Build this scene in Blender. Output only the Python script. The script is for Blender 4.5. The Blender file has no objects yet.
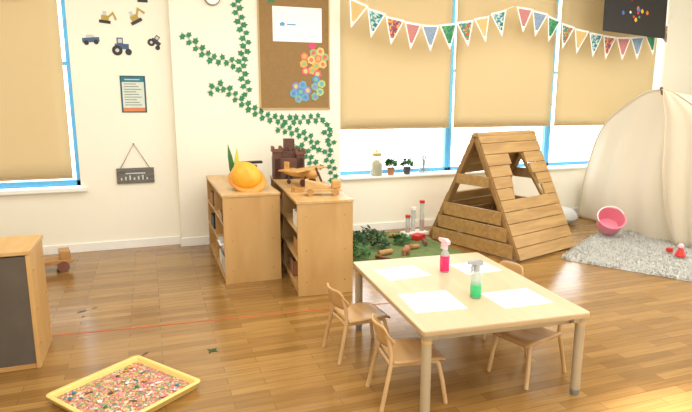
import bpy, bmesh, math, random
from mathutils import Vector, Matrix, Euler, noise
random.seed(7)
scene = bpy.context.scene
COL = scene.collection
scene.view_settings.view_transform = 'Standard'
scene.view_settings.look = 'None'
rad = math.radians

# ------------------------------------------------------------------ materials
def new_mat(name):
    m = bpy.data.materials.new(name); m.use_nodes = True
    nt = m.node_tree; nt.nodes.clear()
    out = nt.nodes.new('ShaderNodeOutputMaterial')
    b = nt.nodes.new('ShaderNodeBsdfPrincipled')
    nt.links.new(b.outputs[0], out.inputs[0])
    return m, nt, b, out

def S(c):  # sRGB 0-255 -> linear
    r = []
    for x in c:
        x /= 255.0
        r.append(x/12.92 if x <= 0.04045 else ((x+0.055)/1.055)**2.4)
    return (r[0], r[1], r[2], 1)

def plain(name, c, rough=0.6, var=0.06, scale=8.0, metal=0.0, bump=0.0, spec=0.5, bscale=None):
    m, nt, b, out = new_mat(name)
    tc = nt.nodes.new('ShaderNodeTexCoord')
    n = nt.nodes.new('ShaderNodeTexNoise'); n.inputs['Scale'].default_value = scale
    n.inputs['Detail'].default_value = 3
    nt.links.new(tc.outputs['Object'], n.inputs['Vector'])
    r = nt.nodes.new('ShaderNodeValToRGB')
    a = S(c)
    r.color_ramp.elements[0].position = .3; r.color_ramp.elements[1].position = .7
    r.color_ramp.elements[0].color = tuple(x*(1-var) for x in a[:3])+(1,)
    r.color_ramp.elements[1].color = tuple(min(1, x*(1+var)) for x in a[:3])+(1,)
    nt.links.new(n.outputs['Fac'], r.inputs[0])
    nt.links.new(r.outputs[0], b.inputs['Base Color'])
    b.inputs['Roughness'].default_value = rough
    b.inputs['Metallic'].default_value = metal
    b.inputs['Specular IOR Level'].default_value = spec
    if bump:
        n2 = nt.nodes.new('ShaderNodeTexNoise'); n2.inputs['Scale'].default_value = bscale or scale*6
        nt.links.new(tc.outputs['Object'], n2.inputs['Vector'])
        bp = nt.nodes.new('ShaderNodeBump'); bp.inputs['Strength'].default_value = bump
        bp.inputs['Distance'].default_value = 0.01
        nt.links.new(n2.outputs['Fac'], bp.inputs['Height'])
        nt.links.new(bp.outputs[0], b.inputs['Normal'])
    return m

def wood(name, c1, c2, stretch=(1, 12, 12), rough=0.45, scale=2.0):
    m, nt, b, out = new_mat(name)
    tc = nt.nodes.new('ShaderNodeTexCoord')
    mp = nt.nodes.new('ShaderNodeMapping'); mp.inputs['Scale'].default_value = stretch
    n = nt.nodes.new('ShaderNodeTexNoise'); n.inputs['Scale'].default_value = scale
    n.inputs['Detail'].default_value = 5; n.inputs['Distortion'].default_value = .6
    r = nt.nodes.new('ShaderNodeValToRGB')
    r.color_ramp.elements[0].position = .32; r.color_ramp.elements[1].position = .68
    r.color_ramp.elements[0].color = S(c1); r.color_ramp.elements[1].color = S(c2)
    nt.links.new(tc.outputs['Object'], mp.inputs[0]); nt.links.new(mp.outputs[0], n.inputs['Vector'])
    nt.links.new(n.outputs['Fac'], r.inputs[0]); nt.links.new(r.outputs[0], b.inputs['Base Color'])
    b.inputs['Roughness'].default_value = rough
    return m

def floor_mat():
    m, nt, b, out = new_mat('floor_planks')
    L = nt.links
    tc = nt.nodes.new('ShaderNodeTexCoord')
    br = nt.nodes.new('ShaderNodeTexBrick')
    br.offset = .37; br.offset_frequency = 2; br.squash = 1.0
    br.inputs['Scale'].default_value = 1.0
    br.inputs['Brick Width'].default_value = 0.55
    br.inputs['Row Height'].default_value = 0.072
    br.inputs['Mortar Size'].default_value = 0.0014
    br.inputs['Bias'].default_value = 0.0
    br.inputs['Color1'].default_value = S((140, 101, 50))
    br.inputs['Color2'].default_value = S((170, 130, 73))
    br.inputs['Mortar'].default_value = S((108, 76, 38))
    L.new(tc.outputs['Object'], br.inputs['Vector'])
    mp = nt.nodes.new('ShaderNodeMapping'); mp.inputs['Scale'].default_value = (1.5, 22, 1)
    n = nt.nodes.new('ShaderNodeTexNoise'); n.inputs['Scale'].default_value = 2.2; n.inputs['Detail'].default_value = 6
    L.new(tc.outputs['Object'], mp.inputs[0]); L.new(mp.outputs[0], n.inputs['Vector'])
    r = nt.nodes.new('ShaderNodeValToRGB')
    r.color_ramp.elements[0].position = .3; r.color_ramp.elements[0].color = (.68, .67, .63, 1)
    r.color_ramp.elements[1].position = .7; r.color_ramp.elements[1].color = (1.04, 1.04, 1.01, 1)
    L.new(n.outputs['Fac'], r.inputs[0])
    mx = nt.nodes.new('ShaderNodeMixRGB'); mx.blend_type = 'MULTIPLY'; mx.inputs[0].default_value = .8
    L.new(br.outputs['Color'], mx.inputs[1]); L.new(r.outputs[0], mx.inputs[2])
    L.new(mx.outputs[0], b.inputs['Base Color'])
    b.inputs['Roughness'].default_value = .2
    b.inputs['Specular IOR Level'].default_value = .75
    return m

def blind_mat():
    m, nt, b, out = new_mat('blind_fabric')
    tc = nt.nodes.new('ShaderNodeTexCoord')
    n = nt.nodes.new('ShaderNodeTexNoise'); n.inputs['Scale'].default_value = .8
    r = nt.nodes.new('ShaderNodeValToRGB')
    r.color_ramp.elements[0].color = S((222, 202, 158)); r.color_ramp.elements[1].color = S((226, 206, 163))
    nt.links.new(tc.outputs['Object'], n.inputs['Vector']); nt.links.new(n.outputs['Fac'], r.inputs[0])
    nt.links.new(r.outputs[0], b.inputs['Base Color'])
    b.inputs['Roughness'].default_value = .85
    t = nt.nodes.new('ShaderNodeBsdfTranslucent'); t.inputs[0].default_value = S((230, 208, 160))
    mx = nt.nodes.new('ShaderNodeMixShader'); mx.inputs[0].default_value = .13
    nt.links.new(b.outputs[0], mx.inputs[1]); nt.links.new(t.outputs[0], mx.inputs[2])
    nt.links.new(mx.outputs[0], out.inputs[0])
    return m

def fabric_trans(name, c, fac=.3):
    m, nt, b, out = new_mat(name)
    tc = nt.nodes.new('ShaderNodeTexCoord')
    n = nt.nodes.new('ShaderNodeTexNoise'); n.inputs['Scale'].default_value = 3
    r = nt.nodes.new('ShaderNodeValToRGB'); a = S(c)
    r.color_ramp.elements[0].color = tuple(x*.95 for x in a[:3])+(1,); r.color_ramp.elements[1].color = a
    nt.links.new(tc.outputs['Object'], n.inputs['Vector']); nt.links.new(n.outputs['Fac'], r.inputs[0])
    nt.links.new(r.outputs[0], b.inputs['Base Color']); b.inputs['Roughness'].default_value = .9
    t = nt.nodes.new('ShaderNodeBsdfTranslucent'); nt.links.new(r.outputs[0], t.inputs[0])
    mx = nt.nodes.new('ShaderNodeMixShader'); mx.inputs[0].default_value = fac
    nt.links.new(b.outputs[0], mx.inputs[1]); nt.links.new(t.outputs[0], mx.inputs[2])
    nt.links.new(mx.outputs[0], out.inputs[0])
    return m

def confetti(name, cols, scale=40, rough=.8):
    m, nt, b, out = new_mat(name)
    tc = nt.nodes.new('ShaderNodeTexCoord')
    v = nt.nodes.new('ShaderNodeTexVoronoi'); v.inputs['Scale'].default_value = scale
    sp = nt.nodes.new('ShaderNodeSeparateColor')
    r = nt.nodes.new('ShaderNodeValToRGB'); r.color_ramp.interpolation = 'CONSTANT'
    els = r.color_ramp.elements
    els[0].position = 0; els[0].color = S(cols[0])
    els[1].position = 1.0/len(cols); els[1].color = S(cols[1])
    for i in range(2, len(cols)):
        e = els.new(i/len(cols)); e.color = S(cols[i])
    nt.links.new(tc.outputs['Object'], v.inputs['Vector'])
    nt.links.new(v.outputs['Color'], sp.inputs[0]); nt.links.new(sp.outputs[0], r.inputs[0])
    nt.links.new(r.outputs[0], b.inputs['Base Color']); b.inputs['Roughness'].default_value = rough
    return m

def stripes(name, c1, c2, freq=60, ang=0.6):
    m, nt, b, out = new_mat(name)
    tc = nt.nodes.new('ShaderNodeTexCoord')
    mp = nt.nodes.new('ShaderNodeMapping'); mp.inputs['Rotation'].default_value = (0, ang, 0)
    w = nt.nodes.new('ShaderNodeTexWave'); w.inputs['Scale'].default_value = freq/6.28
    r = nt.nodes.new('ShaderNodeValToRGB'); r.color_ramp.interpolation = 'CONSTANT'
    r.color_ramp.elements[0].color = S(c1); r.color_ramp.elements[1].position = .6; r.color_ramp.elements[1].color = S(c2)
    nt.links.new(tc.outputs['Object'], mp.inputs[0]); nt.links.new(mp.outputs[0], w.inputs['Vector'])
    nt.links.new(w.outputs['Fac'], r.inputs[0]); nt.links.new(r.outputs[0], b.inputs['Base Color'])
    b.inputs['Roughness'].default_value = .85
    return m

def glassy(name, c, alpha=.5):
    m, nt, b, out = new_mat(name)
    b.inputs['Base Color'].default_value = S(c)
    b.inputs['Roughness'].default_value = .12
    b.inputs['Alpha'].default_value = alpha
    return m

M_wall = plain('wall_paint', (247, 243, 227), .75, .012, 1.5)
M_ceil = plain('ceiling_paint', (248, 247, 242), .9, .01)
M_floor = floor_mat()
M_white = plain('white_paint', (246, 246, 242), .45, .01)
M_paper = plain('paper', (252, 251, 249), .8, .01)
M_blue = plain('blue_window_frame', (92, 174, 228), .4, .03)
M_blind = blind_mat()
M_birch = wood('birch_ply', (192, 150, 92), (208, 170, 112), (1.5, 1.5, .5), .4, 3)
M_birch_h = wood('birch_top', (196, 156, 98), (214, 178, 124), (6, .8, 3), .35, 2)
M_darkpanel = plain('dark_panel', (92, 84, 76), .3, .12, 6)
M_edge = wood('edge_wood', (168, 122, 68), (194, 148, 92), (2, 2, 8), .45, 2)
M_tabletop = wood('table_top_maple', (200, 180, 146), (210, 192, 160), (6, .8, 1), .3, 1.6)
M_tableedge = plain('table_edge_band', (186, 158, 118), .4, .04)
M_tleg = plain('table_leg_paint', (176, 158, 128), .35, .05)
M_chair = wood('chair_ply', (186, 144, 92), (206, 166, 112), (8, 1, 3), .35, 2)
M_chairleg = wood('chair_beech', (190, 152, 102), (210, 174, 126), (4, 4, 1), .4, 3)
M_pine = wood('pine_slat', (160, 124, 74), (186, 150, 94), (1.2, 10, 10), .5, 2.0)
M_pine_d = wood('pine_rail', (132, 100, 58), (156, 122, 74), (6, 6, 1.2), .5, 2.0)
M_cork = plain('brown_hessian', (150, 120, 78), .95, .05, 30, bump=.1)
M_boardtrim = plain('board_trim', (196, 168, 120), .6, .06)
M_green = plain('ivy_green', (44, 132, 86), .6, .14, 20)
M_green2 = plain('leaf_green', (56, 110, 50), .6, .3, 20)
M_green3 = plain('dark_leaf', (38, 78, 42), .6, .3, 20)
M_mat = plain('green_mat', (108, 128, 76), .95, .18, 14)
M_black = plain('black', (26, 24, 26), .4, .1)
M_grey = plain('grey', (128, 128, 124), .5, .1)
M_ltgrey = plain('light_grey', (200, 202, 200), .5, .06)
M_dk = plain('dark_grey', (64, 66, 70), .6, .15)
M_yellow = plain('helmet_yellow', (236, 172, 50), .35, .05)
M_orange = plain('orange', (222, 142, 44), .35, .08)
M_red = plain('red', (206, 48, 44), .4, .08)
M_pink = plain('pink', (232, 140, 160), .5, .04)
M_ltpink = plain('light_pink', (246, 200, 208), .6, .04)
M_brown = plain('brown_toy', (92, 56, 42), .5, .15, 12)
M_brown2 = plain('brown_roof', (118, 74, 54), .5, .15, 12)
M_teal = plain('teal', (30, 120, 140), .6, .08)
M_cream = fabric_trans('white_canvas', (248, 241, 224), .45)
M_creamw = fabric_trans('white_voile', (249, 243, 228), .45)
M_seam = plain('canvas_seam', (226, 212, 184), .8, .05)
M_pole = plain('pole_wood', (110, 80, 54), .5, .1)
M_rug = plain('rug_pile', (192, 192, 186), 1.0, .32, 45, bump=.8, bscale=160)
M_traywood = plain('tray_yellow', (238, 206, 124), .35, .04)
M_rice = confetti('coloured_rice', [(208, 130, 120), (190, 96, 96), (214, 176, 120), (112, 160, 96), (204, 120, 140), (226, 206, 176), (140, 110, 96), (206, 148, 80), (96, 130, 120)], 95)
M_tape = plain('red_tape', (190, 84, 46), .6, .1)
M_string = plain('string', (120, 96, 70), .9, .1)
M_terra = plain('terracotta', (170, 120, 84), .8, .1)
M_glassc = glassy('clear_plastic', (196, 214, 208), .48)
M_pinkl = plain('pink_liquid', (232, 40, 110), .15, .03)
M_greenl = plain('green_liquid', (60, 190, 120), .15, .03)
M_signwood = wood('sign_wood', (84, 84, 82), (128, 124, 116), (1, 8, 8), .7, 4)

# ------------------------------------------------------------------ mesh builder
class B:
    def __init__(s): s.bm = bmesh.new()
    def _fin(s, verts, mi):
        fs = set()
        for v in verts:
            for f in v.link_faces: fs.add(f)
        for f in fs: f.material_index = mi
    def box(s, c, d, rot=None, mi=0):
        r = bmesh.ops.create_cube(s.bm, size=1)
        m = Matrix.Translation(Vector(c))
        if rot is not None: m = m @ (rot.to_4x4() if isinstance(rot, Matrix) else Euler(rot).to_matrix().to_4x4())
        m = m @ Matrix.Diagonal((d[0], d[1], d[2], 1))
        bmesh.ops.transform(s.bm, matrix=m, verts=r['verts']); s._fin(r['verts'], mi); return s
    def bar(s, p, q, w, t, up=(0, 0, 1), mi=0):
        p = Vector(p); q = Vector(q); z = (q-p); L = z.length; z.normalize()
        y = Vector(up).cross(z)
        if y.length < 1e-4: y = Vector((0, 1, 0)).cross(z)
        y.normalize(); x = y.cross(z)
        R = Matrix((x, y, z)).transposed()
        return s.box((p+q)/2, (t, w, L), R, mi)
    def cyl(s, p, q, r1, r2=None, seg=16, mi=0):
        if r2 is None: r2 = r1
        p = Vector(p); q = Vector(q); d = q-p
        r = bmesh.ops.create_cone(s.bm, cap_ends=True, segments=seg, radius1=r1, radius2=r2, depth=d.length)
        m = Matrix.Translation((p+q)/2) @ d.to_track_quat('Z', 'Y').to_matrix().to_4x4()
        bmesh.ops.transform(s.bm, matrix=m, verts=r['verts']); s._fin(r['verts'], mi); return s
    def ball(s, c, r, sc=(1, 1, 1), rot=(0, 0, 0), mi=0, seg=16):
        q = bmesh.ops.create_uvsphere(s.bm, u_segments=seg, v_segments=max(6, seg//2), radius=r)
        m = Matrix.Translation(Vector(c)) @ Euler(rot).to_matrix().to_4x4() @ Matrix.Diagonal((sc[0], sc[1], sc[2], 1))
        bmesh.ops.transform(s.bm, matrix=m, verts=q['verts']); s._fin(q['verts'], mi); return s
    def tube(s, pts, r, seg=8, mi=0):
        pts = [Vector(p) for p in pts]; n = len(pts); rings = []
        up = Vector((0, 0, 1)); prev = None
        for i in range(n):
            t = (pts[min(i+1, n-1)]-pts[max(i-1, 0)]).normalized()
            if prev is None:
                a = t.cross(up)
                if a.length < 1e-3: a = t.cross(Vector((1, 0, 0)))
            else:
                a = prev - t*prev.dot(t)
            a.normalize(); prev = a; b = t.cross(a)
            rings.append([s.bm.verts.new(pts[i]+a*(r*math.cos(2*math.pi*k/seg))+b*(r*math.sin(2*math.pi*k/seg))) for k in range(seg)])
        for i in range(n-1):
            for k in range(seg):
                f = s.bm.faces.new((rings[i][k], rings[i][(k+1) % seg], rings[i+1][(k+1) % seg], rings[i+1][k])); f.material_index = mi
        f = s.bm.faces.new(rings[0]); f.material_index = mi
        f = s.bm.faces.new(rings[-1][::-1]); f.material_index = mi
        return s
    def loft(s, loops, mi=0):
        """closed loops of equal vertex count, capped at both ends"""
        rings = [[s.bm.verts.new(p) for p in l] for l in loops]; n = len(rings[0])
        for i in range(len(rings)-1):
            for k in range(n):
                f = s.bm.faces.new((rings[i][k], rings[i][(k+1) % n], rings[i+1][(k+1) % n], rings[i+1][k])); f.material_index = mi
        s.bm.faces.new(rings[0][::-1]).material_index = mi; s.bm.faces.new(rings[-1]).material_index = mi
        return s
    def lathe(s, prof, c=(0, 0, 0), seg=24, mi=0, rot=None):
        rings = []; vs = []
        for (r, z) in prof:
            ring = [s.bm.verts.new((r*math.cos(2*math.pi*k/seg), r*math.sin(2*math.pi*k/seg), z)) for k in range(seg)]
            rings.append(ring); vs += ring
        for i in range(len(rings)-1):
            for k in range(seg):
                f = s.bm.faces.new((rings[i][k], rings[i][(k+1) % seg], rings[i+1][(k+1) % seg], rings[i+1][k])); f.material_index = mi
        for ring, flip in ((rings[0], True), (rings[-1], False)):
            f = s.bm.faces.new(ring[::-1] if flip else ring); f.material_index = mi
        m = Matrix.Translation(Vector(c))
        if rot: m = m @ Euler(rot).to_matrix().to_4x4()
        bmesh.ops.transform(s.bm, matrix=m, verts=vs); return s
    def prism(s, poly, t, M=None, mi=0):
        a = [s.bm.verts.new((x, y, 0)) for x, y in poly]
        b = [s.bm.verts.new((x, y, t)) for x, y in poly]
        n = len(poly)
        fs = [s.bm.faces.new(a[::-1]), s.bm.faces.new(b)]
        for i in range(n): fs.append(s.bm.faces.new((a[i], a[(i+1) % n], b[(i+1) % n], b[i])))
        for f in fs: f.material_index = mi
        if M is not None: bmesh.ops.transform(s.bm, matrix=M, verts=a+b)
        return s
    def sheet(s, fn, nu, nv, mi=0, closed=False):
        g = [[s.bm.verts.new(fn(i/nu, j/nv)) for j in range(nv+1)] for i in range(nu if closed else nu+1)]
        n = len(g)
        for i in range(nu):
            for j in range(nv):
                a, b = g[i], g[(i+1) % n]
                f = s.bm.faces.new((a[j], b[j], b[j+1], a[j+1])); f.material_index = mi
        return s
    def obj(s, name, mats, parent=None, bevel=0, smooth=False, solid=0, recalc=True):
        if recalc: bmesh.ops.recalc_face_normals(s.bm, faces=s.bm.faces[:])
        me = bpy.data.meshes.new(name); s.bm.to_mesh(me); s.bm.free()
        if not isinstance(mats, (list, tuple)): mats = [mats]
        for m in mats: me.materials.append(m)
        o = bpy.data.objects.new(name, me); COL.objects.link(o)
        if smooth:
            for p in me.polygons: p.use_smooth = True
            try: me.set_sharp_from_angle(angle=rad(40))
            except Exception: pass
        if solid:
            md = o.modifiers.new('solid', 'SOLIDIFY'); md.thickness = solid; md.offset = 0
        if bevel:
            md = o.modifiers.new('bevel', 'BEVEL'); md.width = bevel; md.segments = 2; md.limit_method = 'ANGLE'
        if parent: o.parent = parent
        return o

def thing(name, label, cat, loc=(0, 0, 0), rz=0, group=None, rot=None, sc=None):
    e = bpy.data.objects.new(name, None); COL.objects.link(e)
    e.empty_display_size = .1; e.location = loc
    e.rotation_euler = rot if rot else (0, 0, rz)
    if sc: e.scale = (sc, sc, sc)
    e['label'] = label; e['category'] = cat
    if group: e['group'] = group
    return e
def meta(o, label, cat, group=None, kind=None):
    o['label'] = label; o['category'] = cat
    if group: o['group'] = group
    if kind: o['kind'] = kind
    return o
def struct(o): o['kind'] = 'structure'; return o
def dup(root, loc, rot, label=None):
    r = root.copy(); COL.objects.link(r); r.location = loc; r.rotation_euler = rot
    if label: r['label'] = label
    for c in root.children:
        k = c.copy(); COL.objects.link(k); k.parent = r
        for g in c.children:
            q = g.copy(); COL.objects.link(q); q.parent = k
    return r
WM = Matrix.Rotation(rad(90), 4, 'X')   # local XY -> world XZ, extrude toward -Y

# ------------------------------------------------------------------ room
YB = 6.30; YR = 6.42; ZC = 3.4
XL, XR, YF = -3.0, 8.5, -2.6
struct(B().box(((XL+XR)/2, (YF+6.7)/2, -.05), (XR-XL+.4, 6.7-YF+.2, .1)).obj('floor', M_floor))
struct(B().box(((XL+XR)/2, (YF+6.7)/2, ZC+.05), (XR-XL+.4, 6.7-YF+.2, .1)).obj('ceiling', M_ceil))
WX0, WX1, WZ0, WZ1 = 2.14, 7.05, .66, 3.05
def bx(b, x0, x1, y0, y1, z0, z1, mi=0): return b.box(((x0+x1)/2, (y0+y1)/2, (z0+z1)/2), (x1-x0, y1-y0, z1-z0), None, mi)
b = B(); TH = .3
bx(b, .28, WX0, YB, YB+TH, 0, ZC); bx(b, WX0, WX1, YB, YB+TH, 0, WZ0); bx(b, WX0, WX1, YB, YB+TH, WZ1, ZC); bx(b, WX1, XR, YB, YB+TH, 0, ZC)
struct(b.obj('wall_back', M_wall))
LX0, LX1, LZ0 = -2.25, -.70, .68
b = B()
bx(b, XL, LX0, YR, YB+TH, 0, ZC); bx(b, LX0, LX1, YR, YB+TH, 0, LZ0); bx(b, LX0, LX1, YR, YB+TH, WZ1, ZC); bx(b, LX1, .28, YR, YB+TH, 0, ZC)
struct(b.obj('wall_recess', M_wall))
b = B(); bx(b, XL-.1, XL, YF, YB+TH, 0, ZC); struct(b.obj('wall_left', M_wall))
b = B(); bx(b, XR, XR+.1, YF, YB+TH, 0, ZC); struct(b.obj('wall_right', M_wall))
b = B(); bx(b, XL-.1, XR+.1, YF-.1, YF, 0, ZC); struct(b.obj('wall_front', M_wall))
b = B(); bx(b, .265, XR, YB-.018, YB, 0, .095); struct(b.obj('baseboard_back', M_white, bevel=.004))
b = B(); bx(b, XL, .264, YR-.018, YR, 0, .095); struct(b.obj('baseboard_recess', M_white, bevel=.004))
b = B(); bx(b, WX0+.001, WX1-.001, YB-.04, YB+.2, WZ0, WZ0+.025); struct(b.obj('trim_1', M_white, bevel=.004))
b = B(); bx(b, LX0-.05, LX1+.06, YR-.05, YR+.1, LZ0-.02, LZ0+.02)
struct(b.obj('trim_2', M_white, bevel=.004))
def window(name, x0, x1, z0, z1, y, w=.045, j=.045):
    b = B(); d = .06
    bx(b, x0, x1, y, y+d, z0, z0+w); bx(b, x0, x1, y, y+d, z1-w, z1)
    bx(b, x0, x0+j, y, y+d, z0, z1); bx(b, x1-j, x1, y, y+d, z0, z1)
    bx(b, x0, x1, y+.01, y+d-.01, 1.95, 1.99)
    return struct(b.obj(name, M_blue, bevel=.004))
zs = WZ0+.025
window('window_1', LX0+.001, LX1-.001, LZ0+.02, WZ1-.001, YR+.11, .065, .05)
edges = [2.141, 3.70, 5.27, 7.049]
for i in range(3): window('window_%d' % (i+2), edges[i]+.001, edges[i+1]-.001, zs, WZ1-.001, YB+.20)

def blind(x0, x1, zb, y, label):
    e = thing('roller_blind', label, 'window blind', ((x0+x1)/2, y, zb), group='roller blinds over the windows')
    w = x1-x0; h = WZ1-.06-zb
    B().sheet(lambda u, v: (-w/2+w*u, .004*math.sin(u*3.1)*math.sin(v*4), .012+(h-.012)*v), 12, 12).obj('fabric', M_blind, e, smooth=True, solid=.002)
    B().box((0, 0, .008), (w, .014, .022)).obj('bottom_bar', M_tableedge, e, bevel=.003)
    B().cyl((-w/2, .02, h+.02), (w/2, .02, h+.02), .025).obj('roller', M_white, e, smooth=True)
    return e
blind(2.16, 3.635, 1.25, YB+.09, 'tan roller blind beside the brown notice board')
blind(3.70, 5.20, 1.25, YB+.09, 'tan roller blind over the middle window')
blind(5.27, 6.98, 1.25, YB+.09, 'tan roller blind above the canvas play tent')
blind(LX0+.02, -.775, .79, YR+.06, 'long tan roller blind drawn nearly to the sill')

# ------------------------------------------------------------------ cabinets
def open_cabinet(label, loc, rz, W, D, H, shelves):
    e = thing('storage_cabinet', label, 'cabinet', loc, rz)
    t = .022
    B().box((W/2, t/2, H/2), (W, t, H)).obj('end_panel', M_birch, e, bevel=.003)
    B().box((W/2, D-t/2, H/2), (W, t, H)).obj('end_panel', M_birch, e, bevel=.003)
    B().box((W/2, D/2, H+.0125), (W+.012, D+.012, .025)).obj('cabinet_top', M_birch_h, e, bevel=.004)
    B().box((W-t/2, D/2, H/2), (t, D-2*t, H-.002)).obj('back_panel', M_birch, e)
    B().box((W/2-t/2, D/2, .05), (W-t, D-2*t, .02)).obj('bottom_board', M_birch, e)
    B().box((.02, D/2, .02), (.02, D-2*t, .04)).obj('plinth', M_birch, e)
    for z in shelves:
        B().box((W/2-t/2, D/2, z), (W-t, D-2*t, .018)).obj('shelf', M_birch_h, e)
    B().box((W/2-t/2, D/2, H/2+.02), (W-t-.01, .018, H-.08)).obj('divider', M_birch, e)
    for x in (.07, W-.07):
        for z in (.12, H-.1, H/2): B().cyl((x, 0, z), (x, -.003, z), .007, seg=10).obj('screw_cap', M_edge, e)
    return e
C1Y, C2Y = 4.80, 4.29
c1 = open_cabinet('light birch open shelf cabinet with toys on top', (.565, C1Y, 0), 0, .50, 1.35, .775, (.3, .54))
c2 = open_cabinet('light birch cabinet nearer the play mat, wooden toys on top', (1.09, C2Y, 0), rad(-4.5), .465, 1.65, .775, (.3, .54))

e = thing('low_cupboard', 'wooden cupboard with a dark panel in its face', 'cabinet', (-1.75, 3.60, 0))
W, D, H = 1.05, .43, .71
B().box((W-.012, D/2, H/2), (.024, D, H)).obj('end_panel', M_birch, e, bevel=.003)
B().box((.012, D/2, H/2), (.024, D, H)).obj('end_panel', M_birch, e, bevel=.003)
B().box((W/2, D/2, H+.013), (W+.012, D+.012, .026)).obj('cabinet_top', M_birch_h, e, bevel=.004)
B().box((W/2, .010, H/2+.012), (W-.05, .014, H-.04)).obj('dark_panel', M_darkpanel, e)
B().box((W/2, .012, .016), (W-.05, .022, .030)).obj('bottom_rail', M_edge, e, bevel=.002)
B().box((W/2, D-.02, H/2), (W-.05, .01, H-.02)).obj('back_panel', M_birch, e)
for z in (.14, .36, .6):
    for y in (.06, D-.06): B().cyl((W, y, z), (W+.004, y, z), .008, seg=10).obj('screw_cap', M_edge, e)

# ------------------------------------------------------------------ table
TZ = .485
def rrect(w, d, r, n=5):
    P = []
    for cx, cy, a0 in ((w/2-r, d/2-r, 0), (-w/2+r, d/2-r, 90), (-w/2+r, -d/2+r, 180), (w/2-r, -d/2+r, 270)):
        for k in range(n+1):
            a = rad(a0+90*k/n); P.append((cx+r*math.cos(a), cy+r*math.sin(a)))
    return P
TW, TD = .965, 1.25
TLOC = (1.735, 2.895, 0); TROT = rad(-4)
tb = thing('childrens_table', 'low maple-topped nursery table with rounded post legs', 'table', TLOC, TROT)
B().prism(rrect(TW, TD, .02), .004, Matrix.Translation((0, 0, TZ-.004))).obj('table_top', M_tabletop, tb)
B().prism(rrect(TW+.004, TD+.004, .022), .024, Matrix.Translation((0, 0, TZ-.028))).obj('edge_band', M_tableedge, tb, bevel=.003)
ix, iy = TW/2-.075, TD/2-.075
b = B()
for sgn in (-1, 1):
    b.box((sgn*ix, 0, TZ-.055), (.02, 2*iy+.02, .05)); b.box((0, sgn*iy, TZ-.055), (2*ix+.02, .02, .05))
b.obj('apron', M_tleg, tb)
for sx in (-1, 1):
    for sy in (-1, 1):
        x, y = sx*(TW/2-.035), sy*(TD/2-.035)
        l = B().cyl((x, y, .035), (x, y, TZ-.03), .026, seg=20).obj('leg', M_tleg, tb, smooth=True)
        B().cyl((x, y, 0), (x, y, .036), .020, .027, seg=20).obj('foot', M_grey, l, smooth=True)
        B().box((x-sx*.02, y-sy*.02, TZ-.045), (.075, .075, .03)).obj('bracket', M_tleg, l, bevel=.006)
        B().cyl((x, y, TZ-.075), (x, y, TZ-.06), .029, seg=20).obj('collar', M_birch, l, smooth=True)
TR = Matrix.Translation(TLOC) @ Matrix.Rotation(TROT, 4, 'Z')
def on_table(x, y): return TR @ Vector((x, y, TZ))

def paper(x, y, rz, w, d, label):
    p = on_table(x, y)
    o = B().box((0, 0, .0008), (w, d, .0016)).obj('sheet_of_paper', M_paper); o.location = p; o.rotation_euler = (0, 0, rad(rz))
    meta(o, label, 'paper', 'white paper sheets on the table'); return o
paper(-.27, -.24, -6, .30, .30, 'white paper sheet at a table place beside the chairs')
paper(-.24, .30, 4, .30, .24, 'white paper sheet near the pink spray bottle')
paper(.22, -.32, -2, .31, .25, 'white paper sheet beside the green spray bottle')
paper(.28, .28, 0, .26, .24, 'white paper sheet behind the spray bottles')

def spray(x, y, rz, label, liquid, cap, full, sc):
    p = on_table(x, y)
    e = thing('spray_bottle', label, 'spray bottle', p, rz, sc=sc)
    B().lathe([(.026, 0), (.029, .006), (.030, .05), (.029, .10), (.023, .125), (.013, .145), (.013, .158)], seg=20).obj('bottle_body', M_glassc, e, smooth=True)
    B().lathe([(.026, .003), (.0292, .008), (.0303, .05), (.0294, full)], seg=20).obj('liquid', liquid, e, smooth=True)
    B().cyl((0, 0, .145), (0, 0, .178), .017, seg=16).obj('collar', cap, e, smooth=True)
    b = B(); b.prism([(-.034, .0), (-.034, .022), (-.01, .034), (.045, .030), (.048, .012), (.012, .004), (.010, -.004), (-.014, -.004)], .026, Matrix.Translation((0, .013, .178)) @ WM)
    b.cyl((.044, 0, .199), (.060, 0, .199), .009, seg=12)
    b.obj('spray_head', cap, e, bevel=.002)
    B().tube([(.020, 0, .186), (.034, 0, .172), (.032, 0, .155), (.038, 0, .142)], .006, 8).obj('trigger', cap, e, smooth=True)
    B().tube([(0, 0, .15), (.002, 0, .08), (.008, 0, .01)], .002, 6).obj('dip_tube', M_white, e)
    return e
spray(.04, .25, rad(100), 'spray bottle of bright pink liquid on the table', M_pinkl, M_ltpink, .105, 1.06)
M_nozzle = plain('nozzle_grey', (172, 176, 178), .4, .04)
spray(.0, -.25, rad(190), 'clear spray bottle of green liquid with pale nozzle', M_greenl, M_nozzle, .078, 1.08)

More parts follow.
